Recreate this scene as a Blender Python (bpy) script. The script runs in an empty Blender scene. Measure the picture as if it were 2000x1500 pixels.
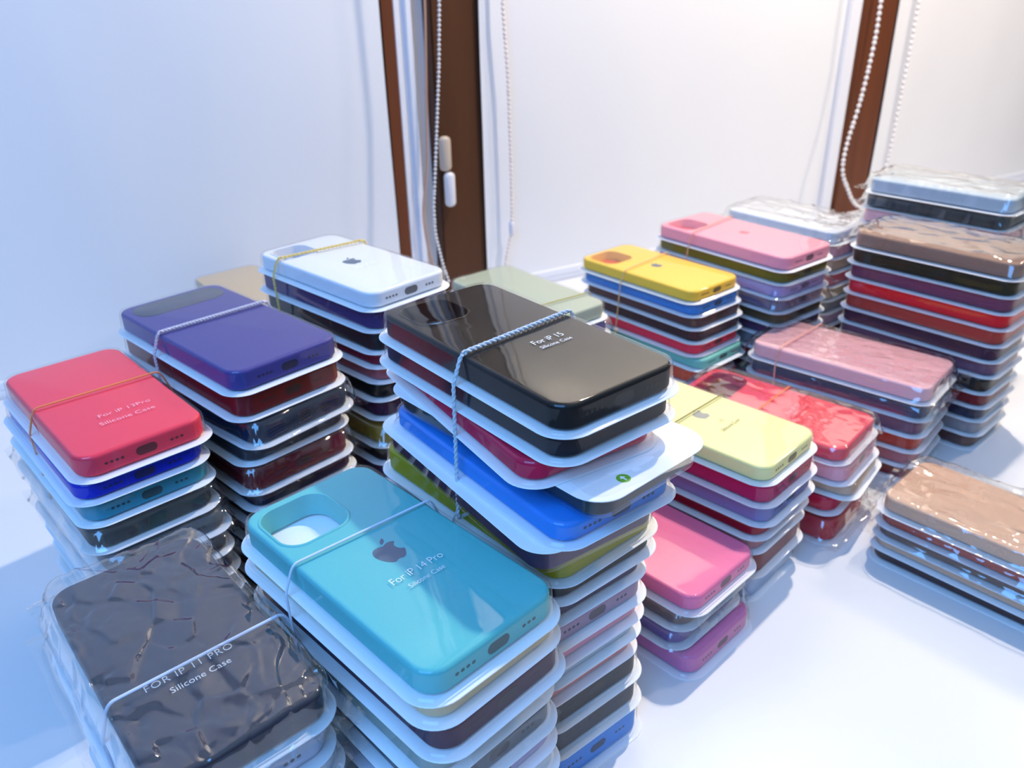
import bpy, bmesh, math, random
import numpy as np
from mathutils import Vector, Matrix, noise
random.seed(7)
C = bpy.context.scene.collection
MM = 0.001
TZ = 0.75                       # height of the table surface

# ------------------------------------------------------------ camera
sc = bpy.context.scene
cd = bpy.data.cameras.new('camera'); cam = bpy.data.objects.new('camera', cd); C.objects.link(cam)
PITCH, ROLL = 0.4657751, -0.0204424
cp, sp, cr, sr = math.cos(PITCH), math.sin(PITCH), math.cos(ROLL), math.sin(ROLL)
fw = Vector((0, cp, -sp)); r0 = Vector((1, 0, 0)); u0 = Vector((0, sp, cp))
rt = cr * r0 + sr * u0; up = -sr * r0 + cr * u0
cam.matrix_world = Matrix(((rt.x, up.x, -fw.x, 0), (rt.y, up.y, -fw.y, 0), (rt.z, up.z, -fw.z, TZ + 0.416), (0, 0, 0, 1)))
cd.sensor_width = 36; cd.lens = 28.41; cd.clip_start = 0.01; cd.clip_end = 20
cd.dof.use_dof = True; cd.dof.focus_distance = 0.40; cd.dof.aperture_fstop = 12.5
sc.camera = cam

# ------------------------------------------------------------ world and lights
w = bpy.data.worlds.new('world'); sc.world = w; w.use_nodes = True
bg = w.node_tree.nodes['Background']
bg.inputs[1].default_value = 0.45
_n = w.node_tree.nodes; _tc = _n.new('ShaderNodeTexCoord'); _sx = _n.new('ShaderNodeSeparateXYZ'); _cr = _n.new('ShaderNodeValToRGB')
w.node_tree.links.new(_tc.outputs['Generated'], _sx.inputs[0]); w.node_tree.links.new(_sx.outputs['Z'], _cr.inputs[0]); w.node_tree.links.new(_cr.outputs[0], bg.inputs[0])
_e = _cr.color_ramp.elements; _e[0].position = 0.0; _e[0].color = (0.08, 0.09, 0.11, 1); _e[1].position = 0.75; _e[1].color = (0.52, 0.74, 1.0, 1)

def spot(name, loc, tgt, power, color, radius, size=172, blend=0.1):
    l = bpy.data.lights.new(name, 'SPOT'); l.energy = power; l.color = color
    l.shadow_soft_size = radius; l.spot_size = math.radians(size); l.spot_blend = blend
    o = bpy.data.objects.new(name, l); C.objects.link(o); o.location = loc
    o.rotation_euler = (Vector(tgt) - Vector(loc)).to_track_quat('-Z', 'Y').to_euler()
    return o
spot('ceiling_spotlight', (0.50, 0.98, TZ + 1.28), (0.25, 0.70, TZ), 52, (1.0, 0.86, 0.68), 0.018)
spot('warm_spotlight', (1.15, 1.05, TZ + 0.95), (0.60, 1.05, TZ), 16, (1.0, 0.80, 0.62), 0.05)
area = bpy.data.lights.new('blue_fill_light', 'AREA'); area.energy = 12; area.color = (0.13, 0.42, 1.0); area.size = 0.7; area.shape = 'SQUARE'  # added blue fill for the left wall and shaded fronts, no real window
ao = bpy.data.objects.new('blue_fill_light', area); C.objects.link(ao); ao.location = (-0.35, -0.35, TZ + 1.0)
ao.rotation_euler = (Vector((-0.15, 0.7, TZ)) - Vector(ao.location)).to_track_quat('-Z', 'Y').to_euler()

vs = sc.view_settings
vs.view_transform = 'Standard'; vs.look = 'None'; vs.gamma = 1; vs.exposure = 0.06
vs.use_curve_mapping = False
sc.cycles.max_bounces = 9; sc.cycles.transparent_max_bounces = 28
sc.cycles.caustics_reflective = True; sc.cycles.blur_glossy = 1.0

# ------------------------------------------------------------ materials
def lin(c):
    return tuple(((x / 255) / 12.92 if x / 255 <= 0.04045 else (((x / 255) + 0.055) / 1.055) ** 2.4) for x in c) + (1,)
MATS = {}
def mat(name, rgb, rough=0.5, spec=0.5, noise_amt=0.0, noise_scale=40, metallic=0, bump=0.0, aniso=None):
    if name in MATS: return MATS[name]
    m = bpy.data.materials.new(name); m.use_nodes = True; MATS[name] = m
    nt = m.node_tree; b = nt.nodes['Principled BSDF']
    b.inputs['Base Color'].default_value = lin(rgb); b.inputs['Roughness'].default_value = rough
    b.inputs['Specular IOR Level'].default_value = spec; b.inputs['Metallic'].default_value = metallic
    tc = nt.nodes.new('ShaderNodeTexCoord'); nz = nt.nodes.new('ShaderNodeTexNoise')
    nz.inputs['Scale'].default_value = noise_scale; nz.inputs['Detail'].default_value = 5
    mp = nt.nodes.new('ShaderNodeMapping'); nt.links.new(tc.outputs['Object'], mp.inputs[0]); nt.links.new(mp.outputs[0], nz.inputs['Vector'])
    if aniso: mp.inputs['Scale'].default_value = aniso
    if noise_amt:
        mx = nt.nodes.new('ShaderNodeMix'); mx.data_type = 'RGBA'
        k = 1 - noise_amt
        mx.inputs[6].default_value = lin(tuple(x * k for x in rgb)); mx.inputs[7].default_value = lin(tuple(min(255, x * (1 + noise_amt * .4)) for x in rgb))
        nt.links.new(nz.outputs[0], mx.inputs[0]); nt.links.new(mx.outputs[2], b.inputs['Base Color'])
    if bump:
        bp = nt.nodes.new('ShaderNodeBump'); bp.inputs['Strength'].default_value = bump; bp.inputs['Distance'].default_value = 0.001
        nt.links.new(nz.outputs[0], bp.inputs['Height']); nt.links.new(bp.outputs[0], b.inputs['Normal'])
    return m
def clear(name, tint=(1, 1, 1), boost=1.0, rough=0.04, base=0.02, bump=0.0, bscale=30):
    m = bpy.data.materials.new(name); m.use_nodes = True; nt = m.node_tree; nt.nodes.clear()
    out = nt.nodes.new('ShaderNodeOutputMaterial'); mix = nt.nodes.new('ShaderNodeMixShader')
    tr = nt.nodes.new('ShaderNodeBsdfTransparent'); tr.inputs[0].default_value = tint + (1,)
    gl = nt.nodes.new('ShaderNodeBsdfGlossy'); gl.inputs['Roughness'].default_value = rough
    fr = nt.nodes.new('ShaderNodeFresnel'); fr.inputs[0].default_value = 1.48
    ge = nt.nodes.new('ShaderNodeNewGeometry'); io = nt.nodes.new('ShaderNodeMapRange')
    io.inputs['To Min'].default_value = 1.48; io.inputs['To Max'].default_value = 1 / 1.48      # a thin sheet reflects alike from both faces
    nt.links.new(ge.outputs['Backfacing'], io.inputs['Value']); nt.links.new(io.outputs[0], fr.inputs['IOR'])
    ma = nt.nodes.new('ShaderNodeMath'); ma.operation = 'MULTIPLY_ADD'; ma.inputs[1].default_value = boost; ma.inputs[2].default_value = base
    ma.use_clamp = True
    nt.links.new(fr.outputs[0], ma.inputs[0]); nt.links.new(ma.outputs[0], mix.inputs[0])
    nt.links.new(tr.outputs[0], mix.inputs[1]); nt.links.new(gl.outputs[0], mix.inputs[2]); nt.links.new(mix.outputs[0], out.inputs[0])
    if bump:
        tc = nt.nodes.new('ShaderNodeTexCoord'); nz = nt.nodes.new('ShaderNodeTexNoise'); nz.inputs['Scale'].default_value = bscale; nz.inputs['Detail'].default_value = 3
        bp = nt.nodes.new('ShaderNodeBump'); bp.inputs['Strength'].default_value = bump; bp.inputs['Distance'].default_value = 0.002
        nt.links.new(tc.outputs['Object'], nz.inputs['Vector']); nt.links.new(nz.outputs[0], bp.inputs['Height'])
        nt.links.new(bp.outputs[0], gl.inputs['Normal']); nt.links.new(bp.outputs[0], fr.inputs['Normal'])
    return m
M_BLISTER = clear('clear_blister_plastic', (0.99, 0.993, 0.996), 0.9, 0.035, 0.005, 0.12, 22)
M_FILM = clear('clear_wrapping_film', (0.985, 0.99, 0.994), 1.8, 0.05, 0.045)
M_CARD = mat('white_card', (250, 251, 253), 0.6, 0.3, 0.01, 60)
M_PRINT = mat('white_print', (250, 250, 252), 0.5)
M_GREYLOGO = mat('grey_logo_print', (74, 98, 122), 0.5)
M_DARK = mat('dark_port_recess', (38, 34, 38), 0.6)
M_INK = mat('dark_print', (96, 92, 76), 0.6)
M_GREEN = mat('green_recycling_print', (120, 185, 40), 0.5)
def case_mat(rgb):
    return mat('silicone_%d_%d_%d' % rgb, rgb, 0.48, 0.2, 0.03, 700)

# ------------------------------------------------------------ mesh helpers
def finish(name, verts, faces, m, parent=None, smooth=True, angle=38):
    me = bpy.data.meshes.new(name); me.from_pydata([tuple(v) for v in verts], [], faces); me.update()
    bm = bmesh.new(); bm.from_mesh(me); bmesh.ops.remove_doubles(bm, verts=bm.verts, dist=1e-7)
    bmesh.ops.recalc_face_normals(bm, faces=bm.faces); bm.to_mesh(me); bm.free()
    if smooth:
        me.shade_smooth(); me.set_sharp_from_angle(angle=math.radians(angle))
    me.materials.append(m)
    o = bpy.data.objects.new(name, me); C.objects.link(o)
    if parent: o.parent = parent
    return o
def rr_sdf(p, c, W, L, r):
    r = max(r, 1e-4)
    q = np.abs(p - c) - np.array([W / 2 - r, L / 2 - r])
    return np.hypot(np.maximum(q[:, 0], 0), np.maximum(q[:, 1], 0)) + np.minimum(np.maximum(q[:, 0], q[:, 1]), 0) - r
def rr_natural(c, W, L, r, n=9):
    pts = []
    for k, (sx, sy) in enumerate(((1, 1), (-1, 1), (-1, -1), (1, -1))):
        for i in range(n + 1):
            a = math.radians(90 * k + 90 * i / n)
            pts.append((c[0] + sx * (W / 2 - r) + r * math.cos(a), c[1] + sy * (L / 2 - r) + r * math.sin(a)))
    return np.array(pts)
def angles_for(org, shapes):
    a = []
    for s in shapes:
        p = rr_natural(*s); d = p - np.array(org); a += list(np.arctan2(d[:, 1], d[:, 0]))
    a = sorted(a); out = [a[0]]
    for x in a[1:]:
        if x - out[-1] > 0.004: out.append(x)
    return np.array(out)
def ray_ring(org, ang, c, W, L, r):
    org = np.array(org); d = np.stack([np.cos(ang), np.sin(ang)], 1)
    lo = np.zeros(len(ang)); hi = np.full(len(ang), W + L)
    for _ in range(34):
        m = (lo + hi) / 2; s = rr_sdf(org + d * m[:, None], np.array(c), W, L, r)
        lo = np.where(s < 0, m, lo); hi = np.where(s < 0, hi, m)
    return org + d * lo[:, None]
def loft(org, ang, rings, cap_first, cap_last, closed=False):
    """rings: (centre, W, L, r, z) in mm"""
    n = len(ang); V = []; F = []
    for (c, W, L, r, z) in rings:
        for x, y in ray_ring(org, ang, c, W, L, r): V.append((x * MM, y * MM, z * MM))
    R = len(rings); last = R if closed else R - 1
    for k in range(last):
        a, b = k * n, ((k + 1) % R) * n
        for i in range(n):
            j = (i + 1) % n; F.append((a + i, a + j, b + j, b + i))
    if cap_first: F.append(tuple(range(n)))
    if cap_last: F.append(tuple((R - 1) * n + i for i in range(n)))
    return V, F
def box(name, x0, x1, y0, y1, z0, z1, m, parent=None, bev=0.0):
    bm = bmesh.new(); bmesh.ops.create_cube(bm, size=1)
    for v in bm.verts:
        v.co = Vector((x0 + (v.co.x + .5) * (x1 - x0), y0 + (v.co.y + .5) * (y1 - y0), z0 + (v.co.z + .5) * (z1 - z0)))
    if bev: bmesh.ops.bevel(bm, geom=bm.edges[:], offset=bev, segments=2, affect='EDGES')
    me = bpy.data.meshes.new(name); bm.to_mesh(me); bm.free(); me.materials.append(m)
    o = bpy.data.objects.new(name, me); C.objects.link(o)
    if parent: o.parent = parent
    return o
def tube(pts, rad, seg=8, closed=False):
    pts = [Vector(p) for p in pts]; n = len(pts); V = []; F = []
    nrm = None
    for i, p in enumerate(pts):
        a = pts[(i - 1) % n] if (closed or i) else pts[0]; b = pts[(i + 1) % n] if (closed or i < n - 1) else pts[-1]
        t = (b - a).normalized()
        if nrm is None:
            nrm = t.orthogonal().normalized()
        nrm = (nrm - t * nrm.dot(t)).normalized(); bn = t.cross(nrm)
        for k in range(seg):
            an = 2 * math.pi * k / seg; V.append(p + (nrm * math.cos(an) + bn * math.sin(an)) * rad)
    for i in range(n if closed else n - 1):
        for k in range(seg):
            k2 = (k + 1) % seg; j = (i + 1) % n
            F.append((i * seg + k, i * seg + k2, j * seg + k2, j * seg + k))
    if not closed:
        F.append(tuple(range(seg))[::-1]); F.append(tuple((n - 1) * seg + k for k in range(seg)))
    return V, F
def resample(pts, step, closed=True):
    pts = [Vector(p) for p in pts]; out = []
    n = len(pts)
    for i in range(n if closed else n - 1):
        a, b = pts[i], pts[(i + 1) % n]; L = (b - a).length; k = max(1, int(L / step))
        for j in range(k): out.append(a.lerp(b, j / k))
    if not closed: out.append(pts[-1])
    return out
def smooth_path(pts, it=3, closed=True):
    for _ in range(it):
        n = len(pts)
        pts = [(pts[(i - 1) % n] + pts[i] * 2 + pts[(i + 1) % n]) / 4 if (closed or 0 < i < n - 1) else pts[i] for i in range(n)]
    return pts
def text_mesh(name, body, size, m, parent, loc, rz=0.0, spacing=1.0, label=None, xs=1.0):
    cu = bpy.data.curves.new(name, 'FONT'); cu.body = body; cu.size = size * MM; cu.align_x = 'CENTER'; cu.align_y = 'CENTER'
    cu.extrude = 0.00004; cu.offset = -size * MM * .011; cu.space_character = spacing; cu.space_line = 0.85; cu.resolution_u = 3
    t = bpy.data.objects.new(name, cu); C.objects.link(t)
    dg = bpy.context.evaluated_depsgraph_get(); me = bpy.data.meshes.new_from_object(t.evaluated_get(dg))
    bpy.data.objects.remove(t); me.materials.clear(); me.materials.append(m)
    o = bpy.data.objects.new(name, me); C.objects.link(o); o.parent = parent
    o.location = loc; o.rotation_euler = (0, 0, rz); o.scale = (xs, 1, 1)
    return o
def prism(name, outlines, t, m, parent, loc, scale=1.0):
    V = []; F = []
    for pl in outlines:
        b = len(V); n = len(pl)
        V += [(x * scale * MM, y * scale * MM, 0) for x, y in pl] + [(x * scale * MM, y * scale * MM, t * MM) for x, y in pl]
        F.append(tuple(b + i for i in range(n))[::-1]); F.append(tuple(b + n + i for i in range(n)))
        for i in range(n): F.append((b + i, b + (i + 1) % n, b + n + (i + 1) % n, b + n + i))
    o = finish(name, V, F, m, parent, smooth=False); o.location = loc
    return o
def apple_outline():
    # fruit with a bite on the right, plus a leaf; about 17 mm tall
    k = [(0, 5.4), (-2.2, 6.3), (-4.6, 6.2), (-6.6, 4.6), (-7.4, 1.8), (-7.0, -1.6), (-5.6, -4.8), (-3.6, -7.3), (-2.0, -7.9),
         (0, -7.2), (2.0, -7.9), (3.8, -7.2), (5.6, -4.9), (6.7, -2.6)]
    bite = [(5.0, -1.2), (4.2, 0.9), (4.5, 3.0), (6.3, 4.8)]
    k2 = [(4.6, 6.1), (2.4, 6.3)]
    def cr_spline(p, closed=False, n=5):
        out = []
        N = len(p)
        for i in range(N if closed else N - 1):
            p0 = p[(i - 1) % N] if closed or i else p[0]; p1 = p[i]; p2 = p[(i + 1) % N]; p3 = p[(i + 2) % N] if closed or i + 2 < N else p[-1]
            for j in range(n):
                t = j / n
                out.append(tuple(.5 * ((2 * p1[d]) + (-p0[d] + p2[d]) * t + (2 * p0[d] - 5 * p1[d] + 4 * p2[d] - p3[d]) * t * t + (-p0[d] + 3 * p1[d] - 3 * p2[d] + p3[d]) * t ** 3) for d in (0, 1)))
        if not closed: out.append(p[-1])
        return out
    body = cr_spline(k) + cr_spline([k[-1]] + bite)[1:] + cr_spline([bite[-1]] + k2 + [k[0]])[1:-1]
    leaf = cr_spline([(0.2, 7.0), (0.7, 9.0), (2.6, 10.7), (3.2, 10.8), (3.0, 8.8), (1.5, 7.2)], True)
    return [body[::-1], leaf]
APPLE = apple_outline()

# ------------------------------------------------------------ a packaged phone case
CR = 11.0
def hole_spec(kind, W, L):
    if kind == 'square': return ((-W / 2 + 23, L / 2 - 24.5), 37, 36, 10.5)
    if kind == 'small':  return ((-W / 2 + 22, L / 2 - 22.5), 31, 31, 9)
    if kind == 'bar':    return ((0, L / 2 - 24), W - 12, 34, 13)
    return None
def build_case(W, L, h, kind, m, root):
    z0, z1 = 2.0, h - 1.5
    e = min(2.4, (z1 - z0) * .3); hs = hole_spec(kind, W, L)
    c = (0, 0); org = hs[0] if hs else (0, 0)
    shapes = [(c, W, L, CR)] + ([hs] if hs else [])
    ang = angles_for(org, shapes)
    rings = [(c, W - 1.4, L - 1.4, CR - .7, z0), (c, W, L, CR, z0 + .8), (c, W, L, CR, z1 - e)]
    for k in range(1, 6):
        a = math.pi / 2 * k / 5; i = e * (1 - math.cos(a))
        rings.append((c, W - 2 * i, L - 2 * i, CR - i, z1 - e + e * math.sin(a)))
    if hs:
        hc, hw, hl, hr = hs
        for g, dz in ((3.4, 0), (2.6, .5), (2.0, .7), (.8, .7), (.15, .45), (0, 0)):
            rings.append((hc, hw + g, hl + g, hr + g / 2, z1 + dz))
        rings.append((hc, hw, hl, hr, z0))
        V, F = loft(org, ang, rings, False, False, closed=True)
    else:
        V, F = loft(org, ang, rings, True, True)
    return finish('phone_case', V, F, m, root)
def build_shell(W, L, h, root):
    c = (0, 0); ang = angles_for(c, [(c, W, L, CR)])
    f = 5.0
    rg = [(c, W + 2 * f, L + 2 * f, CR + f, .55), (c, W + 2 * f - .5, L + 2 * f - .5, CR + f, .95), (c, W + 7.2, L + 7.2, CR + 3.5, .95), (c, W + 6.4, L + 6.4, CR + 3, 1.9),
          (c, W + 4.4, L + 4.4, CR + 2, 2.1), (c, W + 3.8, L + 3.8, CR + 1.8, 3.0), (c, W + 2.6, L + 2.6, CR + 1.2, h - 3.2)]
    for k in range(1, 6):
        a = math.pi / 2 * k / 5; i = 2.4 * (1 - math.cos(a))
        rg.append((c, W + 2.4 - 2 * i, L + 2.4 - 2 * i, CR + 1 - i, h - 3.0 + 2.4 * math.sin(a)))
    V, F = loft(c, ang, rg, False, True)
    return finish('blister_shell', V, F, M_BLISTER, root, angle=60)
def build_card(W, L, root):
    c = (0, 0); ang = angles_for(c, [(c, W + 10, L + 10, CR + 5)])
    V, F = loft(c, ang, [(c, W + 9.6, L + 9.6, CR + 5, 0), (c, W + 10, L + 10, CR + 5, .25), (c, W + 9.6, L + 9.6, CR + 5, .5)], True, True)
    return finish('backing_card', V, F, M_CARD, root)
def ports(W, L, h, case, rgb=(60, 60, 60)):
    """charging slot and speaker holes on the short front face"""
    z = 2.0 + (h - 3.5) * .45; y = -L / 2 - .12
    dk = tuple(int(12 + c * .42) for c in rgb); M_DARK = mat('port_%d_%d_%d' % dk, dk, .6)
    def flat(cx, hw, hh, nm):
        pts = []
        r = min(hw, hh)
        for k in range(24):
            a = 2 * math.pi * k / 24
            pts.append((cx + (hw - r) * (1 if math.cos(a) > 0 else -1) + r * math.cos(a), z + (hh - r) * (1 if math.sin(a) > 0 else -1) + r * math.sin(a)))
        V = [(x * MM, y * MM, zz * MM) for x, zz in pts] + [(x * MM, (y + .6) * MM, zz * MM) for x, zz in pts]
        n = len(pts); F = [tuple(range(n)), tuple(range(n, 2 * n))[::-1]] + [(i, (i + 1) % n, n + (i + 1) % n, n + i) for i in range(n)]
        return V, F
    V, F = flat(0, 6.2, min(2.9, (h - 4) * .28), ''); finish('charging_port', V, F, M_DARK, case)
    first = None
    for cx in (-23, -20, -17, -14, 15, 18, 21):
        if first is None:
            V, F = flat(0, 1.0, .8, ''); first = finish('speaker_hole', V, F, M_DARK, case); o = first
        else:
            o = first.copy(); C.objects.link(o); o.parent = case
        o.location = (cx * MM, 0, 0)
def ridged(p, s):
    return 1 - abs(noise.noise(p * s)) * 2
def build_film(W, L, h, root, seed, ext=(9, 14), amp=1.3, res=1.6, fl=0.5, cap=False):
    """crumpled transparent bag lying over the package, with loose ends"""
    ex, ey = ext; X = W / 2 + 5 + ex; Y = L / 2 + 5 + ey
    nx = int(2 * X / res); ny = int(2 * Y / res); V = []; F = []
    so = Vector((seed * 7.3, seed * 3.1, seed * 1.7))
    for j in range(ny + 1):
        for i in range(nx + 1):
            u = -X + 2 * X * i / nx; v = -Y + 2 * Y * j / ny
            p = Vector((u, v, 0)) + so
            # irregular rim
            wob = 1 + .035 * noise.noise(p * .05)
            uu, vv = u * wob, v * wob
            qx = abs(u) - (W / 2 - 9); qy = abs(v) - (L / 2 - 9)
            d = math.hypot(max(qx, 0), max(qy, 0)) + min(max(qx, qy), 0) - 10.5      # distance outside the case top
            t = min(max(d / 6.5, 0), 1); t = t * t * (3 - 2 * t)
            zc = h * (1 - t) + 1.6 * t
            far = max(0, d - 9)
            wr = noise.noise(Vector((p.x * .035, p.y * .02, 3)))
            q = Vector((p.x + 9 * noise.noise(p * .03), p.y + 9 * noise.noise(p * .03 + Vector((5, 5, 5))), 0))
            edge = min(max((d + 14) / 16, 0), 1)
            cz = 0
            for sc_, am, kk in ((.034, .7, 30), (.08, .95, 30), (.17, .45, 26)):
                vq = Vector((q.x * sc_, q.y * sc_ * .62, sc_ * 40)); ds, ps = noise.voronoi(vq)
                wsum = 0; acc = 0
                for dd_, pp in zip(ds, ps):
                    ww = math.exp(-kk * (dd_ - ds[0])); g = pp * 17.31
                    tx = noise.noise(g) * 2.2; ty = noise.noise(g + Vector((9, 2, 5))) * 2.2; t0 = noise.noise(g + Vector((3, 8, 1)))
                    acc += ww * (tx * (vq.x - pp.x) + ty * (vq.y - pp.y) + .5 * t0); wsum += ww
                cz += am * acc / wsum * (1 if sc_ < .1 else .25 + 1.1 * edge)
            z = zc + 1.0 + amp * (.8 + cz)
            z += far * fl * noise.noise(p * .06 + Vector((0, 0, 8))) * .6
            z = max(z, .25 if d > 5 else h * (1 - t) + .2)
            if cap: z = min(z, h - .05)
            V.append((uu * MM, vv * MM, z * MM))
    for j in range(ny):
        for i in range(nx):
            a = j * (nx + 1) + i; F.append((a, a + 1, a + nx + 2, a + nx + 1))
    return finish('film_wrapper', V, F, M_FILM, root, angle=75)
def build_tab(W, L, root, side=-1, length=27, width=52, x=0, lift=1.2, tilt=0):
    """clear hanging tab with a euro slot beyond one short end"""
    hw = width / 2; y0 = (L / 2 + 2); outer = []
    pts = [(-hw, y0), (hw, y0), (hw + 1, y0 + length - 8), (hw - 7, y0 + length), (-hw + 7, y0 + length), (-hw - 1, y0 + length - 8)]
    cx, cy = 0, y0 + length * .55
    N = 72; V = []; F = []
    poly = rr_natural((0, y0 + length / 2), width, length, 7, 17)
    slot = []
    for k in range(N):
        a = 2 * math.pi * k / N; c, s = math.cos(a), math.sin(a)
        rx = 1 / math.sqrt((c / 14) ** 2 + (s / 3.0) ** 2); bump = 5.5 if abs(c) < .45 else 0
        rr = max(rx, bump if s > 0 else 0); slot.append((cx + rr * c, cy + rr * s))
    poly = [tuple(p) for p in poly][:N]
    poly.sort(key=lambda p: math.atan2(p[1] - cy, p[0] - cx) % (2 * math.pi))
    for (rg, zz) in ((poly, lift), (slot, lift), (slot, lift + .35), (poly, lift + .35)):
        for (px, py) in rg:
            g = py - y0
            V.append(((px + x) * MM, side * py * MM, (zz + tilt * g) * MM))
    for k in range(4):
        a, b = k * N, ((k + 1) % 4) * N
        for i in range(N): F.append((a + i, a + (i + 1) % N, b + (i + 1) % N, b + i))
    return finish('hang_tab', V, F, M_BLISTER, root)

def package(x, y, z, yaw, W, L, h, color, label, kind=None, wrapped=0, port=False, film=None, group=None, tab=None, flip=False, over=False):
    root = bpy.data.objects.new('phone_case_package', None); C.objects.link(root)
    root.empty_display_size = .01
    root.location = (x * MM, y * MM, TZ + z * MM); root.rotation_euler = (math.pi if over else 0, 0, math.radians(yaw + (180 if flip else 0)))
    if over: root.location.z += h * MM
    root['label'] = label; root['category'] = 'phone case'; root['group'] = group or 'phone cases in clear packs stacked on the table'
    build_card(W, L, root)
    case = build_case(W, L, h, kind, case_mat(color), root)
    sh = build_shell(W, L, h, root)
    if port: ports(W, L, h, case, color)
    if wrapped: build_film(W, L, h, root, wrapped, **(film or {}))
    if tab: build_tab(W, L, root, **tab)
    return root, case, sh

COL = {
 'black': (24, 23, 25), 'jet black': (20, 20, 22), 'navy black': (26, 27, 38), 'crimson': (200, 22, 74), 'slate': (50, 58, 64), 'bright blue': (52, 138, 228),
 'plum': (82, 58, 84), 'olive yellow': (168, 162, 34), 'coal black': (28, 26, 28), 'dark purple': (56, 40, 78), 'mauve': (168, 140, 166), 'pale pink': (236, 160, 180),
 'pale grey': (196, 210, 222), 'salmon': (222, 140, 138), 'charcoal': (40, 40, 46), 'dark grey': (62, 64, 72), 'sky blue': (62, 146, 232),
 'turquoise': (96, 196, 198), 'cream': (222, 200, 158), 'dark plum': (70, 38, 62), 'grey green': (150, 166, 160), 'lavender': (178, 170, 212), 'steel grey': (96, 104, 112),
 'indigo': (74, 70, 142), 'maroon': (120, 22, 34), 'navy': (34, 42, 70), 'smoky grey': (58, 58, 66), 'wine red': (112, 20, 32), 'ink blue': (32, 34, 58),
 'white': (232, 236, 243), 'violet': (70, 52, 104), 'black brown': (44, 36, 40), 'burgundy': (130, 28, 50), 'dusty rose': (186, 104, 112), 'deep purple': (62, 34, 62),
 'gold': (170, 140, 50), 'dark brown': (48, 34, 34), 'yellow': (255, 206, 74), 'blue': (70, 140, 214), 'brown': (96, 68, 66), 'chocolate': (74, 52, 54), 'red': (246, 66, 90),
 'mint': (130, 204, 190), 'orange red': (216, 96, 70), 'rose': (214, 110, 120), 'hot pink': (255, 164, 180), 'olive': (112, 104, 36), 'lilac': (170, 150, 206), 'grey violet': (116, 104, 134),
 'khaki brown': (88, 76, 56), 'aubergine': (86, 66, 96), 'pale yellow': (252, 246, 172), 'magenta': (190, 36, 96), 'lavender blue': (128, 130, 186), 'ruby': (160, 12, 44),
 'rosewood': (172, 110, 118), 'russet': (122, 36, 44), 'ice blue': (188, 204, 230), 'rose pink': (252, 130, 176), 'taupe': (130, 112, 110), 'orchid pink': (220, 130, 180),
 'coral red': (255, 84, 104), 'blush pink': (244, 170, 182), 'sand': (206, 176, 152), 'raspberry': (200, 26, 66), 'scarlet': (214, 36, 54), 'baby pink': (255, 196, 202),
 'midnight blue': (52, 58, 96), 'dusty purple': (112, 80, 104), 'brick': (176, 66, 56), 'coffee': (158, 120, 100), 'olive black': (52, 46, 30), 'mulberry': (122, 66, 92), 'bright red': (222, 32, 44),
 'sage': (184, 192, 170), 'purple': (118, 96, 160), 'beige': (206, 186, 156), 'grey': (140, 140, 146), 'royal blue': (20, 44, 190), 'teal': (60, 150, 174), 'midnight': (46, 49, 66), 'peach': (232, 190, 160),
}
LAST = {}
def stack(name, phrase, short, x, y, yaw, W, L, top, items, lean=(0, 0), jit=1.0, skip_port=False):
    """items from the top: (colour, z of its card, options); top = height of the uppermost case face"""
    zprev = top + 1.5; above = None; n = len(items); out = []
    base_top = items[0][1]
    for k, (col, z, o) in enumerate(items):
        h = o.get('h', zprev - z - .15)
        f = (base_top - z) / max(base_top, 1)
        rx = x + lean[0] * f + o.get('dx', 0) + (random.uniform(-1, 1) * jit if k else 0)
        ry = y + lean[1] * f + o.get('dy', 0) + (random.uniform(-1, 1) * jit if k else 0)
        ya = yaw + o.get('da', 0) + (random.uniform(-1, 1) * jit if k else 0)
        wr = ' film-wrapped' if o.get('wrap') else ''
        if k == 0: lab = '%s%s phone case pack topping the %s' % (col, wr, phrase)
        else: lab = '%s%s phone case pack under the %s one in the %s' % (col, wr, above, short)
        if 'label' in o: lab = o['label']
        out.append(package(rx, ry, z, ya, W + o.get('dW', 0), L + o.get('dL', 0), h, COL[col], lab, kind=o.get('hole'), wrapped=o.get('wrap', 0),
                           port=o.get('port', k < 6 and not skip_port), film=dict(o.get('film') or {}, cap=k > 0), group=None, tab=o.get('tab'), flip=o.get('flip', False), over=o.get('over', False)))
        LAST[(name, col)] = (rx, ry, z, ya)
        zprev = z; above = col
    return out

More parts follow.
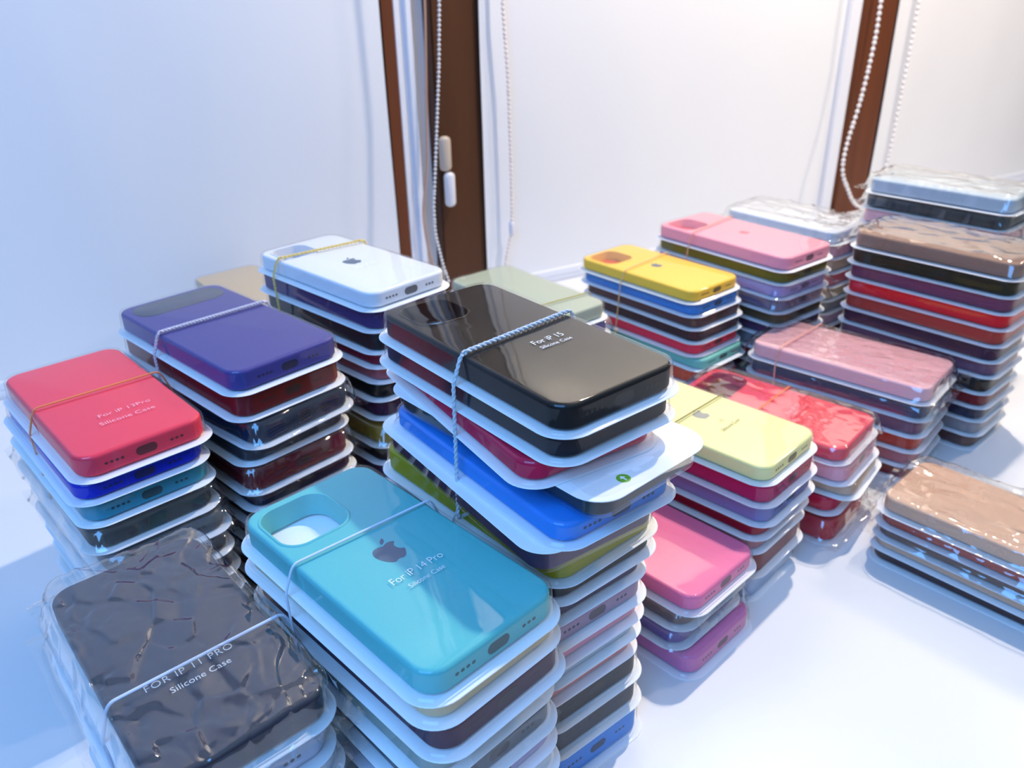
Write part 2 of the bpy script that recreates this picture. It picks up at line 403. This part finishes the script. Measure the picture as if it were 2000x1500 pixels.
# ------------------------------------------------------------ rubber bands
def band(label, x, y, yaw, yl, yr, hw, ztop, zs, color, rad=.6, twist=0, fw_=None, group='rubber bands round the stacks', drift=0):
    """elastic loop round a stack: straight over the top, over the pack edges, down both sides and back under the lowest pack it holds"""
    fw_ = fw_ or hw + 5.8
    ex = Vector((math.cos(math.radians(yaw)), math.sin(math.radians(yaw)), 0)); ey = Vector((-ex.y, ex.x, 0))
    def P(u, v, z): return Vector((x * MM, y * MM, TZ)) + (ex * u + ey * v + Vector((0, 0, z))) * MM
    zt = ztop + 1.6 + rad; zb = zs[-1]
    ymid = (yl + yr) / 2
    path = [P(-hw + 1, yl, zt), P(hw - 1, yr, zt), P(hw + 1.2, yr, zt - 2.5)]
    path += [P(fw_, yr, zs[0] + .6), P(fw_, ymid + drift, zb + .5), P(fw_ - 3, ymid, zb - .2)]
    path += [P(-fw_ + 3, ymid, zb - .2), P(-fw_, ymid + drift, zb + .5), P(-fw_, yl, zs[0] + .6), P(-hw - 1.2, yl, zt - 2.5)]
    pts = smooth_path(resample(path, .0012), 2)
    m = mat('rubber_%s' % '_'.join(map(str, color)), color, 0.45)
    if twist:
        V = []; F = []
        for s in (0, 1):
            q = []; dist = 0; n = len(pts)
            for i, p in enumerate(pts):
                a, b = pts[i - 1], pts[(i + 1) % n]; t = (b - a).normalized(); on_top = p.z > TZ + (zt - 1.5) * MM
                dist += (p - a).length
                side = ex.cross(t) if abs(ex.dot(t)) < .9 else Vector((0, 0, 1)); side = (side - t * side.dot(t)).normalized(); bn = t.cross(side)
                amp = rad * (.95 if on_top else .55)
                ph = dist / (twist * MM) * 2 * math.pi + math.pi * s
                q.append(p + (side * math.cos(ph) + bn * math.sin(ph)) * amp * MM)
            v, f = tube(resample(q, .0006), rad * MM, 6, True); b0 = len(V); V += v; F += [tuple(b0 + i for i in g) for g in f]
    else:
        V, F = tube(pts, rad * MM, 8, True)
    o = finish('rubber_band', V, F, m, None)
    o['label'] = label; o['category'] = 'rubber band'; o['group'] = group
    return o

# ------------------------------------------------------------ room: wall, blinds, posts, table
WT = math.radians(29); WS = Vector((math.cos(WT), math.sin(WT), 0)); WN = Vector((math.sin(WT), -math.cos(WT), 0))   # along the wall, into the room
WORG = Vector((0, 0, 0)) - WN * 1.0064
wall_mw = Matrix(((WS.x, WN.x, 0, WORG.x), (WS.y, WN.y, 0, WORG.y), (0, 0, 1, 0), (0, 0, 0, 1)))
def wbox(name, s0, s1, d0, d1, z0, z1, m, parent=None, bev=0.0):
    o = box(name, s0, s1, d0, d1, z0, z1, m, parent, bev)
    if not parent: o.matrix_world = wall_mw
    return o
M_WALL = mat('white_wall_paint', (232, 234, 240), 0.6, 0.3, 0.02, 3)
M_BLIND = mat('white_blind_fabric', (240, 240, 242), 0.38, 0.4, 0.02, 2, bump=0.1)
M_WOOD = mat('brown_wood', (112, 62, 38), 0.45, 0.25, 0.25, 6, aniso=(6, 6, 0.4))
M_WOOD_D = mat('dark_brown_wood', (88, 54, 34), 0.45, 0.25, 0.3, 6, aniso=(5, 5, 0.3))
M_FRAME = mat('white_window_frame', (236, 238, 246), 0.3, 0.5)
M_TABLE = mat('white_tabletop', (230, 231, 235), 0.35, 0.4, 0.015, 8)
M_FLOOR = mat('grey_floor', (150, 145, 140), 0.5, 0.4, 0.1, 4)
def structure(o): o['kind'] = 'structure'; return o
structure(wbox('wall_back', -2.2, 4.2, -0.16, -0.06, 0, 2.6, M_WALL))
structure(box('floor', -3, 4, -2, 5, -0.05, 0, M_FLOOR))
structure(wbox('trim_1', 0.453, 0.5215, -0.06, 0.0, 0.0, 2.6, M_WOOD_D, bev=.002))
structure(wbox('trim_2', 1.250, 1.332, -0.06, 0.0, 0.0, 2.6, M_WOOD, bev=.002))
structure(wbox('trim_3', 0.3865, 0.4025, -0.05, 0.004, TZ, 2.6, M_WOOD, bev=.001))
# white window frames beside the posts
wf = bpy.data.objects.new('window_1', None); C.objects.link(wf); wf.matrix_world = wall_mw; structure(wf)
for a, b, d in ((0.4035, 0.411, .001), (0.411, 0.419, -.004), (0.419, 0.4275, .001), (0.4275, 0.4525, -.022)):
    box('window_frame', a, b, -0.05, d, TZ, 2.6, M_FRAME, wf, .0012)
wf2 = bpy.data.objects.new('window_2', None); C.objects.link(wf2); wf2.matrix_world = wall_mw; structure(wf2)
for a, b, d in ((1.196, 1.222, -.014), (1.222, 1.2495, -.006)):
    box('window_frame', a, b, -0.05, d, TZ, 2.6, M_FRAME, wf2, .0015)
structure(wbox('trim_4', -2.2, 4.2, -0.06, 0.012, TZ - .002, TZ + .008, M_FRAME, bev=.001))

def blind(label, s0, s1, d, wav, z0=TZ + .014, m=None):
    root = bpy.data.objects.new('roller_blind', None); C.objects.link(root); root.matrix_world = wall_mw
    root['label'] = label; root['category'] = 'blind'; root['group'] = 'roller blinds along the window wall'
    V = []; F = []; nx, nz = 60, 60
    for k in range(nz + 1):
        for i in range(nx + 1):
            s = s0 + (s1 - s0) * i / nx; z = z0 + (2.4 - z0) * k / nz
            dd = d + wav * noise.noise(Vector((s * 4, z * 2.2, s0 * 9))) + wav * .4 * noise.noise(Vector((s * 11, z * 5, 4)))
            e = wav * .8 * noise.noise(Vector((i // nx * 7, z * 4, s0)))
            V.append((s + (e if i in (0, nx) else 0), dd, z))
    n0 = len(V); V += [(a, b - .0009, c) for a, b, c in V]
    for k in range(nz):
        for i in range(nx):
            a = k * (nx + 1) + i; F.append((a, a + 1, a + nx + 2, a + nx + 1)); F.append((n0 + a, n0 + a + nx + 1, n0 + a + nx + 2, n0 + a + 1))
    for k in range(nz):
        for i in (0, nx):
            a = k * (nx + 1) + i; F.append((a, a + nx + 1, n0 + a + nx + 1, n0 + a))
    for i in range(nx):
        for k in (0, nz):
            a = k * (nx + 1) + i; F.append((a, a + 1, n0 + a + 1, n0 + a))
    finish('blind_fabric', V, F, m or M_BLIND, root)
    box('bottom_bar', s0, s1, d - .002, d + .006, z0 - .006, z0 + .004, M_FRAME, root, .001)
    r = bpy.data.objects.new('roller_tube', None)
    bm = bmesh.new(); bmesh.ops.create_cone(bm, cap_ends=True, segments=24, radius1=.02, radius2=.02, depth=s1 - s0, matrix=Matrix.Translation(((s0 + s1) / 2, d - .018, 2.4)) @ Matrix.Rotation(math.pi / 2, 4, 'Y'))
    me = bpy.data.meshes.new('roller_tube'); bm.to_mesh(me); bm.free(); me.materials.append(M_FRAME)
    bpy.data.objects.remove(r); r = bpy.data.objects.new('roller_tube', me); C.objects.link(r); r.parent = root
    return root
blind('blue-lit white roller blind left of the dark brown post', -0.62, 0.3855, .004, .0030)
blind('warm-lit white roller blind between the two brown posts', 0.5185, 1.186, .006, .0025)
blind('greyish white roller blind right of the right-hand brown post', 1.334, 2.2, .0, .003)

def bead_chain(label, pts, r=.0021, step=.0052, color=(232, 228, 228), extra=None, cat='blind chain', catenary=True):
    """pts in wall space: along the wall, height above table, distance from the wall"""
    root = bpy.data.objects.new('blind_chain', None); C.objects.link(root); root.matrix_world = wall_mw
    root['label'] = label; root['category'] = cat; root['group'] = 'beaded blind chains'
    P = [Vector((a, c, TZ + b)) for a, b, c in pts]
    P = smooth_path(resample(P, step * .5, False), 12, False)
    P = resample(P, step * .25, False)
    L = [0]
    for i in range(1, len(P)): L.append(L[-1] + (P[i] - P[i - 1]).length)
    m = mat('bead_plastic_%d' % color[0], color, .3)
    V, F = tube(P[::3], r * .28, 6); finish('cord', V, F, m, root)
    bmt = bmesh.new(); bmesh.ops.create_icosphere(bmt, subdivisions=2, radius=r); bv = [v.co.copy() for v in bmt.verts]; bf = [tuple(v.index for v in f.verts) for f in bmt.faces]; bmt.free()
    V = []; F = []; s = 0; i = 0
    while s < L[-1]:
        while i < len(L) - 1 and L[i] < s: i += 1
        b = len(V); V += [P[i] + v for v in bv]; F += [tuple(b + k for k in f) for f in bf]; s += step
    o = finish('beads', V, F, m, root)
    return root
c1 = bead_chain('beaded white chain hanging in front of the dark brown post, reaching behind the white case stack',
           [(.438, 1.2, .06), (.4384, .394, .06), (.4330, .32, .06), (.4258, .252, .06), (.4190, .19, .06), (.4152, .158, .06), (.4150, .12, .06), (.4238, .074, .06), (.431, .05, .06)])
c1['label'] = 'beaded white chain hanging before the dark brown post'
def capsule(name, parent, s, z0, z1, d, w, t, m):
    V = []; F = []; n = 20; zs = [z0, z0 + .002, z0 + .005, z1 - .005, z1 - .002, z1]; k_ = [.45, .85, 1, 1, .85, .45]
    for z, k in zip(zs, k_):
        for i in range(n):
            a = 2 * math.pi * i / n; V.append((s + w * k * math.cos(a), d + t * k * math.sin(a), z))
    for j in range(len(zs) - 1):
        for i in range(n): F.append((j * n + i, j * n + (i + 1) % n, (j + 1) * n + (i + 1) % n, (j + 1) * n + i))
    F.append(tuple(range(n))); F.append(tuple((len(zs) - 1) * n + i for i in range(n)))
    return finish(name, V, F, m, parent)
M_TAG = mat('beige_plastic', (196, 182, 168), .4); M_TAGW = mat('white_plastic', (228, 228, 236), .3)
hold = bpy.data.objects.new('chain_holder', None); C.objects.link(hold); hold.matrix_world = wall_mw
hold['label'] = 'beige and white plastic chain holder fixed to the dark brown post'; hold['category'] = 'chain holder'
capsule('holder_bracket', hold, .4600, TZ + .186, TZ + .231, .006, .0085, .006, M_TAG)
capsule('holder_weight', hold, .4635, TZ + .138, TZ + .184, .008, .0078, .006, M_TAGW)
cl = bpy.data.objects.new('x', None); bpy.data.objects.remove(cl)
V, F = tube(smooth_path(resample([Vector((.444, .008, TZ + 1.2)), Vector((.443, .008, TZ + .39)), Vector((.432, .01, TZ + .20)), Vector((.420, .01, TZ + .135)), Vector((.424, .01, TZ + .09)), Vector((.432, .01, TZ + .05))], .006, False), 8, False), .0016, 8)
o = finish('hanging_cord', V, F, mat('tan_cord', (190, 150, 128), .5)); o.matrix_world = wall_mw; o['label'] = 'thin tan cord hanging against the white window frame'; o['category'] = 'cord'
c2 = bead_chain('beaded cream chain hanging over the warm-lit blind', [(.5370, 1.2, .02), (.5445, .38, .02), (.5500, .30, .02), (.5520, .20, .02), (.5525, .125, .02), (.5510, .09, .02), (.542, .056, .02), (.538, .035, .02)], color=(236, 220, 212), r=.0024, step=.0058)
capsule('chain_connector', c2, .5515, TZ + .086, TZ + .107, .02, .0042, .0042, M_TAGW)
bead_chain('beaded white chain looping in front of the right-hand brown post',
           [(1.208, 1.2, .06), (1.2085, .37, .06), (1.2105, .325, .06), (1.205, .26, .06), (1.197, .21, .06), (1.1850, .165, .06), (1.1795, .13, .06), (1.184, .10, .06), (1.199, .083, .06), (1.222, .05, .06), (1.250, .032, .06), (1.285, .05, .06), (1.30, .12, .06), (1.302, .3, .06), (1.302, 1.2, .06)], r=.0036, step=.0088)

tb = bpy.data.objects.new('display_table', None); C.objects.link(tb); tb.matrix_world = wall_mw
tb['label'] = 'white table covered with stacks of packaged phone cases'; tb['category'] = 'table'
box('tabletop', -1.1, 2.1, .013, 1.45, TZ - .03, TZ, M_TABLE, tb, .002)
for a, b in ((-1.05, .05), (-1.05, 1.40), (2.05, .05), (2.05, 1.40)):
    box('leg', a - .025, a + .025, b - .025 + .0, b + .025, 0, TZ - .03, M_FRAME, tb, .002)

# ------------------------------------------------------------ the stacks
def seq(z0, cols, step=15.5, **k):
    return cols
def lettering(pack, body, size, x, y, z, m=M_PRINT, rz=0, spacing=1.0, xs=1.0):
    root, case, sh = pack
    return text_mesh('lettering', body, size, m, sh, (x * MM, y * MM, z * MM), rz, spacing, xs=xs)
def logo(pack, x, y, h, size=1.0, m=M_GREYLOGO):
    root, case, sh = pack
    return prism('logo', APPLE, .08, m, case, (x * MM, y * MM, (h - 1.5) * MM - .00001), size)

# central tall stack
B = stack('B', 'tall central stack', 'tall central stack', 3.4, 380.6, 38.4, 75, 151, 253.4, [
    ('jet black', 239.0, dict(hole='small')),
    ('navy black', 225.0, dict(port=False)),
    ('crimson', 211.5, dict(dx=-3, dy=4, da=-7, flip=False, port=False, h=13, tab=dict(side=-1, length=30, width=60, x=6, lift=7))),
    ('slate', 198.0, dict(dx=12, dy=-8, da=4, dL=4, over=True, h=13.2, port=False)),
    ('bright blue', 184.5, dict(dx=4, dy=-8, da=-1, h=13.2)),
    ('plum', 168.5, dict(dx=-2, dy=-10, da=-3, h=15.8, over=True, port=False)),
    ('olive yellow', 151.0, dict(dx=-1, dy=2, da=2)),
    ('coal black', 138.0, dict(dy=4)), ('dark purple', 124.0, dict(dx=-3, dy=2)), ('mauve', 109.0, dict(dx=-2, port=True)),
    ('pale pink', 95.0, dict(dx=-3)), ('pale grey', 81.5, dict(dx=-3)), ('salmon', 68.0, dict(dx=-3)),
    ('charcoal', 46.0, dict(dx=1, dy=1, port=True)), ('dark grey', 24.0, dict(dx=3, dy=0, port=True)), ('sky blue', 0.0, dict(dx=5, dy=-3, port=True))], lean=(-9, 11), jit=.7)
lettering(B[0], 'For iP 15', 6.6, 5.5, -17, 15.7, spacing=.95, xs=.88)
lettering(B[0], 'Silicone Case', 4.2, 5.5, -23.5, 15.7, spacing=.98, xs=.92)
# turquoise stack
zz = [160.0, 147.0, 129.5, 112, 96, 80, 64, 48, 32, 16, 0]
T = stack('T', 'near stack left of the central one', 'turquoise-topped stack', -60.1, 307.3, 43.9, 75, 151, 174.6, [
    ('turquoise', zz[0], dict(hole='square', port=True)), ('cream', zz[1], dict(port=False)), ('dark plum', zz[2], dict(port=True, dx=2, dy=-1)),
    ('grey green', zz[3], dict(dx=-2, dy=2, port=False, tab=dict(side=-1, length=20, width=46, x=2, lift=6))), ('steel grey', zz[4], {}), ('lavender', zz[5], dict(dx=-1)), ('pale grey', zz[6], {}),
    ('dark grey', zz[7], {}), ('ice blue', zz[8], dict(dx=1, dy=-3)), ('lilac', zz[9], dict(dx=2, dy=-4)), ('white', zz[10], dict(dx=3, dy=-6))], jit=.8)
logo(T[0], 0, -1, 174.6 + 1.5 - 160 - .15, 1.02)
lettering(T[0], 'For iP 14 Pro', 6.6, .5, -21, 15.7, spacing=.95, xs=.88)
lettering(T[0], 'Silicone Case', 4.2, .5, -28.5, 15.7, spacing=.98, xs=.92)
# indigo stack
P = stack('P', 'left stack before the white-topped one', 'indigo-topped stack', -205.7, 536.9, 46.6, 81, 167, 200, [
    ('indigo', 184.5, dict(port=True, hole=None)), ('maroon', 166.0, dict(port=True)), ('navy', 145.5, dict(wrap=3, h=19, film=dict(ext=(2, 9), res=2.2), dx=2, dy=-2, da=4)),
    ('smoky grey', 133, dict(dx=-1)), ('wine red', 112, dict(wrap=5, h=20, film=dict(ext=(1, 9), res=2.2), dx=1, dy=-3)), ('ink blue', 97, {}), ('dark grey', 81, {}), ('black', 65, {}), ('navy black', 49, {}),
    ('plum', 33, {}), ('slate', 16, {}), ('charcoal', 0, {})], jit=.8)
# white stack
Wk = stack('W', 'back-left stack near the dark brown post', 'white-topped stack', -127.6, 619, 46.1, 75, 151, 217.6, [
    ('white', 204, dict(hole='small', port=True)), ('violet', 187.5, {}), ('black brown', 170.5, {}), ('burgundy', 159, {}), ('dusty rose', 146, {}), ('black', 131.5, dict(port=False)),
    ('deep purple', 116, dict(port=False)), ('gold', 93, dict(wrap=8, h=18, dy=-3, film=dict(ext=(4, 5), res=2.4))), ('dark brown', 76, {}), ('plum', 60, {}), ('charcoal', 45, {}), ('navy', 30, {}), ('grey', 15, {}), ('beige', 0, {})], jit=.8)
logo(Wk[0], 1, -3, 217.6 + 1.5 - 204 - .15, .95)
lettering(Wk[0], 'For iP 14', 5.5, 0, -22, 14.8, M_CARD, xs=.9)
# yellow stack
Y = stack('Y', 'yellow-topped stack before the warm blind', 'yellow-topped stack', 152.4, 798.7, 40.2, 75, 151, 147.7, [
    ('yellow', 135.5, dict(hole='square')), ('blue', 122, dict(port=True, dx=3)), ('brown', 108.5, dict(dx=5)), ('chocolate', 94, dict(dx=6)), ('red', 80.5, dict(dx=6)), ('mint', 68, dict(dx=10, dy=-8, port=True)),
    ('orange red', 52, dict(dx=3, dy=-2)), ('rose', 35, dict(dx=8, dy=-6)), ('grey', 18, {}), ('sand', 0, {})], jit=.6)
logo(Y[0], 1, 2, 147.7 + 1.5 - 135.5 - .15, .75)
# pink stack at the back
K = stack('K', 'back stack right of the yellow one', 'hot-pink-topped stack', 250, 845, 37.7, 82, 168, 167, [
    ('hot pink', 152.5, dict(hole='square')), ('olive', 139, {}), ('lilac', 124, dict(wrap=11, film=dict(ext=(2, 4), res=3))), ('grey violet', 109, dict(wrap=12, film=dict(ext=(2, 5), res=3))), ('khaki brown', 95, {}), ('aubergine', 81, {}),
    ('grey', 66, {}), ('dark grey', 50, {}), ('plum', 33, {}), ('navy', 16, {}), ('black', 0, {})], jit=.8)
logo(K[0], 4, 0, 167 + 1.5 - 152.5 - .15, .7, mat('faint_red_print', (222, 88, 104), .5))
# pale yellow stack
Lk = stack('L', 'stack right of the central one', 'pale-yellow-topped stack', 143.3, 537.8, 45.1, 75, 151, 116.3, [
    ('pale yellow', 103.5, {}), ('magenta', 86, dict(dx=2, dy=-1)), ('lavender blue', 69, dict(dx=3, port=True)), ('ruby', 57.5, dict(dx=0)), ('rosewood', 44.5, dict(dx=-1, dy=1)),
    ('russet', 24, dict(dx=1, dy=0, port=False)), ('ice blue', 0, dict(dx=-1, dy=2, port=False))], jit=.5)
logo(Lk[0], 0, 0, 116.3 + 1.5 - 103.5 - .15, .8, mat('pale_grey_print', (158, 158, 150), .5))
lettering(Lk[0], '12', 4.5, 1, -17, 14.0, M_INK); lettering(Lk[0], 'Silicone Case', 4.6, 0, -25.5, 14.0, M_INK, xs=.95)
# rose pink short stack
Fk = stack('F', 'shortest stack on the open white table', 'rose-pink-topped stack', 87.0, 472.5, 43.4, 75, 151, 63.1, [
    ('rose pink', 50, {}), ('taupe', 34, dict(dx=-5, dy=4, wrap=15, h=15, film=dict(ext=(1, 3), res=2))), ('purple', 18.5, dict(dx=-7, dy=4, wrap=14, h=14, film=dict(ext=(1, 3), res=2))),
    ('orchid pink', 0, dict(dx=1, dy=-5, port=True, h=17.5))], jit=.4)
# coral red stack
Ck = stack('C', 'stack behind the pale-yellow-topped one', 'coral-topped stack', 222, 607, 47.9, 75, 151, 86, [
    ('coral red', 73, dict(hole='bar', port=False, wrap=18, film=dict(ext=(1, 3), res=1.8, amp=.35))), ('blush pink', 55, dict(dx=3, dy=-2)), ('sand', 42, dict(dx=7, dy=-4, da=4, port=False)), ('raspberry', 26, dict(port=False)), ('scarlet', 0, dict(wrap=19, h=22, film=dict(ext=(5, 5), res=2.4), dx=2, dy=-4, port=False))], jit=.6)
lettering(Ck[0], 'For iP 13\nSilicone Case', 6.0, 2, -20, 14.2, mat('pink_print', (255, 176, 186), .5))
# film-wrapped black case near the lower left corner
D = stack('D', 'near-left stack beside the turquoise one', 'black-topped near-left stack', -155.5, 279.5, 40.9, 74, 147, 149.3, [
    ('midnight', 134, dict(wrap=21, film=dict(ext=(3, 8), amp=1.9, res=.85, fl=.8))), ('ice blue', 117, dict(wrap=22, film=dict(ext=(6, 8), amp=1.5, res=2), dx=-2, dy=-3)), ('pale grey', 100, {}), ('charcoal', 83, {}), ('grey', 66, {}), ('navy', 49, {}),
    ('plum', 32, {}), ('black', 16, {}), ('beige', 0, {})], jit=.8)
lettering(D[0], 'FOR IP 11 PRO', 5.6, -3, -22.5, 16.2, M_PRINT, spacing=1.1); lettering(D[0], 'Silicone Case', 5.0, -1, -30.5, 16.2, M_PRINT)
# red stack at the left edge
R = stack('R', 'stack at the left edge', 'red-topped stack', -266, 463, 43, 75, 151, 181, [
    ('red', 166, dict(port=True)), ('royal blue', 152.5, dict(port=True, dx=-3, dy=-2)), ('teal', 137, dict(port=True, dx=-3, dy=-2)), ('slate', 119, dict(wrap=25, h=16, dx=-3, dy=-4, film=dict(ext=(2, 8), res=2.2))),
    ('steel grey', 102, dict(wrap=26, h=15, dx=2, dy=-4, film=dict(ext=(2, 9), res=2.2))), ('dark grey', 85, dict(wrap=27, h=15, dx=1, dy=-5, film=dict(ext=(2, 8), res=2.4))), ('navy', 64, {}), ('black', 48, {}), ('ink blue', 32, {}), ('plum', 16, {}), ('charcoal', 0, {})], jit=.8)
lettering(R[0], 'For iP 13Pro', 6.2, 5, -32, 16, mat('pale_pink_print', (255, 190, 205), .5)); lettering(R[0], 'Silicone Case', 6.2, 3, -43, 16, MATS['pale_pink_print'])
# film-wrapped pink stack at the right edge
N = stack('N', 'stack at the right edge', 'baby-pink-topped stack', 322, 696, 47.5, 79, 165, 94, [
    ('baby pink', 79, dict(wrap=31, film=dict(ext=(3, 12), amp=.9, res=1.8))), ('midnight blue', 62, dict(wrap=32, film=dict(ext=(2, 6), res=2.6), port=False)), ('dusty purple', 46, dict(port=False)), ('brick', 30, dict(port=False)), ('rosewood', 15, dict(port=False)), ('maroon', 0, dict(port=False))], jit=.8)
# far right stacks
Q = stack('Q', 'far right stack behind the wrapped pink one', 'coffee-topped far stack', 419, 746, 41, 75, 151, 186, [
    ('coffee', 171, dict(wrap=35, film=dict(ext=(1, 9), res=2.6))), ('olive black', 155, {}), ('mulberry', 139.5, {}), ('bright red', 124, {}), ('brick', 108, {}), ('dark plum', 92, {}), ('dusty purple', 76, {}), ('black', 60, {}),
    ('wine red', 45, {}), ('navy', 30, {}), ('grey', 15, {}), ('brown', 0, {})], jit=.8, skip_port=True)
Q2 = stack('Q2', 'rearmost right stack by the window', 'rearmost right stack', 484, 880, 41, 75, 151, 208, [
    ('pale grey', 192, dict(wrap=41, film=dict(ext=(3, 8), res=2.8, amp=2.0))), ('charcoal', 175, dict(wrap=42, film=dict(ext=(3, 8), res=2.8, amp=2.0))), ('baby pink', 158, dict(wrap=43, film=dict(ext=(3, 8), res=2.8, amp=2.0))), ('blush pink', 140, {}), ('plum', 125, {}), ('black', 111, {}), ('navy', 98, {}),
    ('maroon', 85, {}), ('brown', 75, {}), ('slate', 60, {}), ('mauve', 45, {}), ('teal', 30, {}), ('olive', 15, {}), ('white', 0, {})], jit=1.5, skip_port=True)
O = stack('O', 'crumpled stack at the lower right edge', 'peach-topped edge stack', 359, 480, 42, 75, 151, 58, [
    ('peach', 45, dict(wrap=51, film=dict(ext=(5, 9), res=2.2, amp=1.8))), ('brick', 33, dict(wrap=52, film=dict(ext=(3, 7), res=2.2))), ('brown', 22, dict(wrap=53, film=dict(ext=(3, 6), res=2.2))), ('sand', 11, dict(port=False)), ('chocolate', 0, dict(port=False))], jit=1.2, skip_port=True)
G = stack('G', 'stack behind the central one', 'sage-topped stack', 14.5, 744, 38.7, 75, 151, 144, [
    ('sage', 129, {}), ('purple', 113, dict(dx=4, wrap=55, film=dict(ext=(2, 4), res=2.6))), ('mauve', 97, {}), ('grey', 81, {}), ('navy', 65, {}), ('brown', 48, {}), ('maroon', 32, {}), ('black', 16, {}), ('plum', 0, {})], jit=.8, skip_port=True)
X = stack('X', 'rear left stack half hidden behind the white one', 'beige-topped rear stack', -285, 850, 41, 75, 151, 116, [
    ('beige', 101, {}), ('sand', 85, {}), ('brown', 68, {}), ('grey', 51, {}), ('white', 34, {}), ('plum', 17, {}), ('black', 0, {})], jit=.8, skip_port=True)
K2 = stack('K2', 'rear stack behind the hot-pink-topped one', 'white-topped rear-right stack', 352, 975, 38, 75, 151, 150, [
    ('white', 135, dict(wrap=61, film=dict(ext=(5, 8), res=3, amp=2.2))), ('blush pink', 118, dict(wrap=62, film=dict(ext=(4, 6), res=3))), ('sand', 101, {}), ('rose', 84, {}), ('beige', 67, {}), ('grey', 50, {}), ('mauve', 33, {}), ('plum', 16, {}), ('brown', 0, {})], jit=1.2, skip_port=True)

def window(pack, W, L, kind, rgb, z, name='camera_window', grow=0):
    hc, hw, hl, hr = kind
    ang = angles_for(hc, [kind])
    V, F = loft(hc, ang, [(hc, hw + grow, hl + grow, hr, z), (hc, hw + grow, hl + grow, hr, z + .5), (hc, hw + grow - .8, hl + grow - .8, hr - .4, z + .8)], True, True)
    return finish(name, V, F, mat('window_%d_%d_%d' % rgb, rgb, .35), pack[1])
window(P[0], 81, 167, ((0, 64), 69, 27, 12), (62, 70, 92), 200 + 1.5 - 184.5 - 1.9, 'camera_bar')
window(Y[0], 75, 151, hole_spec('square', 75, 151), (216, 96, 60), 3, 'camera_window', -.6)
window(K[0], 82, 168, hole_spec('square', 82, 168), (226, 84, 100), 5, 'camera_window', -.6)
window(Ck[0], 75, 151, hole_spec('bar', 75, 151), (92, 34, 48), 2.6, 'camera_window', -.6)
window(Wk[0], 75, 151, hole_spec('small', 75, 151), (176, 160, 158), 3, 'camera_window', -.6)
# white card with a green recycling mark on the slate pack
sl = B[3][0]
disc = [(3.4 * math.cos(a * math.pi / 16), 3.4 * math.sin(a * math.pi / 16)) for a in range(32)]
g = prism('recycling_mark', [disc], .06, M_GREEN, sl, (-16 * MM, 73 * MM, -.00006)); g.rotation_euler = (math.pi, 0, 0)
arrow = [(-.5, -2), (.5, -2), (.5, .2), (1.7, .2), (0, 2.2), (-1.7, .2), (-.5, .2)]
prism('arrow_mark', [arrow], .05, M_PRINT, g, (0, 0, .00005))
pc = B[5][0]
t_ = text_mesh('card_print', 'For war\nthong n', 3.2, mat('dark_grey_print', (60, 62, 70), .6), pc, (-14 * MM, 76 * MM, -.00005)); t_.rotation_euler = (math.pi, 0, 0)

# ------------------------------------------------------------ rubber bands
def zl(st): return st
band('pale twisted rubber band across the jet black case', 3.4, 380.6, 38.4, -5, 2, 38.7, 253.4, [240, 160], (206, 212, 218), .75, twist=6.5, drift=-1)
band('thin white rubber band across the turquoise case', -60.1, 307.3, 43.9, 21, 16, 38.7, 174.6, [162, 112], (226, 232, 244), .62, drift=1)
band('twisted off-white rubber band across the indigo case', -205.7, 536.9, 46.6, 12, 9, 41.7, 200, [186, 112], (214, 206, 214), .75, twist=5)
band('yellow rubber band across the white case', -127.6, 619, 46.1, 42, 31, 38.7, 217.6, [205, 116], (236, 206, 120), .65, twist=7)
band('tan rubber band across the yellow case', 152.4, 798.7, 40.2, 10, 18, 38.7, 147.7, [136, 35], (228, 190, 130), .6, drift=3)
band('salmon rubber band across the hot pink case', 250, 845, 37.7, 32, 46, 42.2, 167, [154, 66], (240, 170, 150), .6)
band('thin olive rubber band across the pale yellow case', 143.3, 537.8, 45.1, 6, 4, 38.7, 116.3, [104, 24], (140, 130, 70), .55)
band('orange rubber band across the coral red case', 222, 607, 47.9, 4, 2, 38.7, 86, [74, 26], (255, 130, 66), .7)
band('flat white rubber band across the wrapped black case', -153.5, 281, 40.9, -22, -22, 39, 150.5, [136, 66], (214, 220, 236), .8)
band('orange rubber band across the red case', -264, 464, 43, 6, 4, 38.7, 181, [167, 102], (236, 140, 78), .6)
band('pale pink rubber band across the wrapped baby pink case', 322, 696, 47.5, 52, 46, 41, 95, [80, 15], (250, 180, 160), .65)
band('olive gold rubber band across the sage green case', 14.5, 744, 38.7, -44, -50, 38.7, 144, [130, 65], (180, 168, 90), .65)
band('grey rubber band round the lower packs of the central stack', -2, 388, 38.4, -4, -4, 40.5, 158, [146, 66], (200, 206, 214), .6)
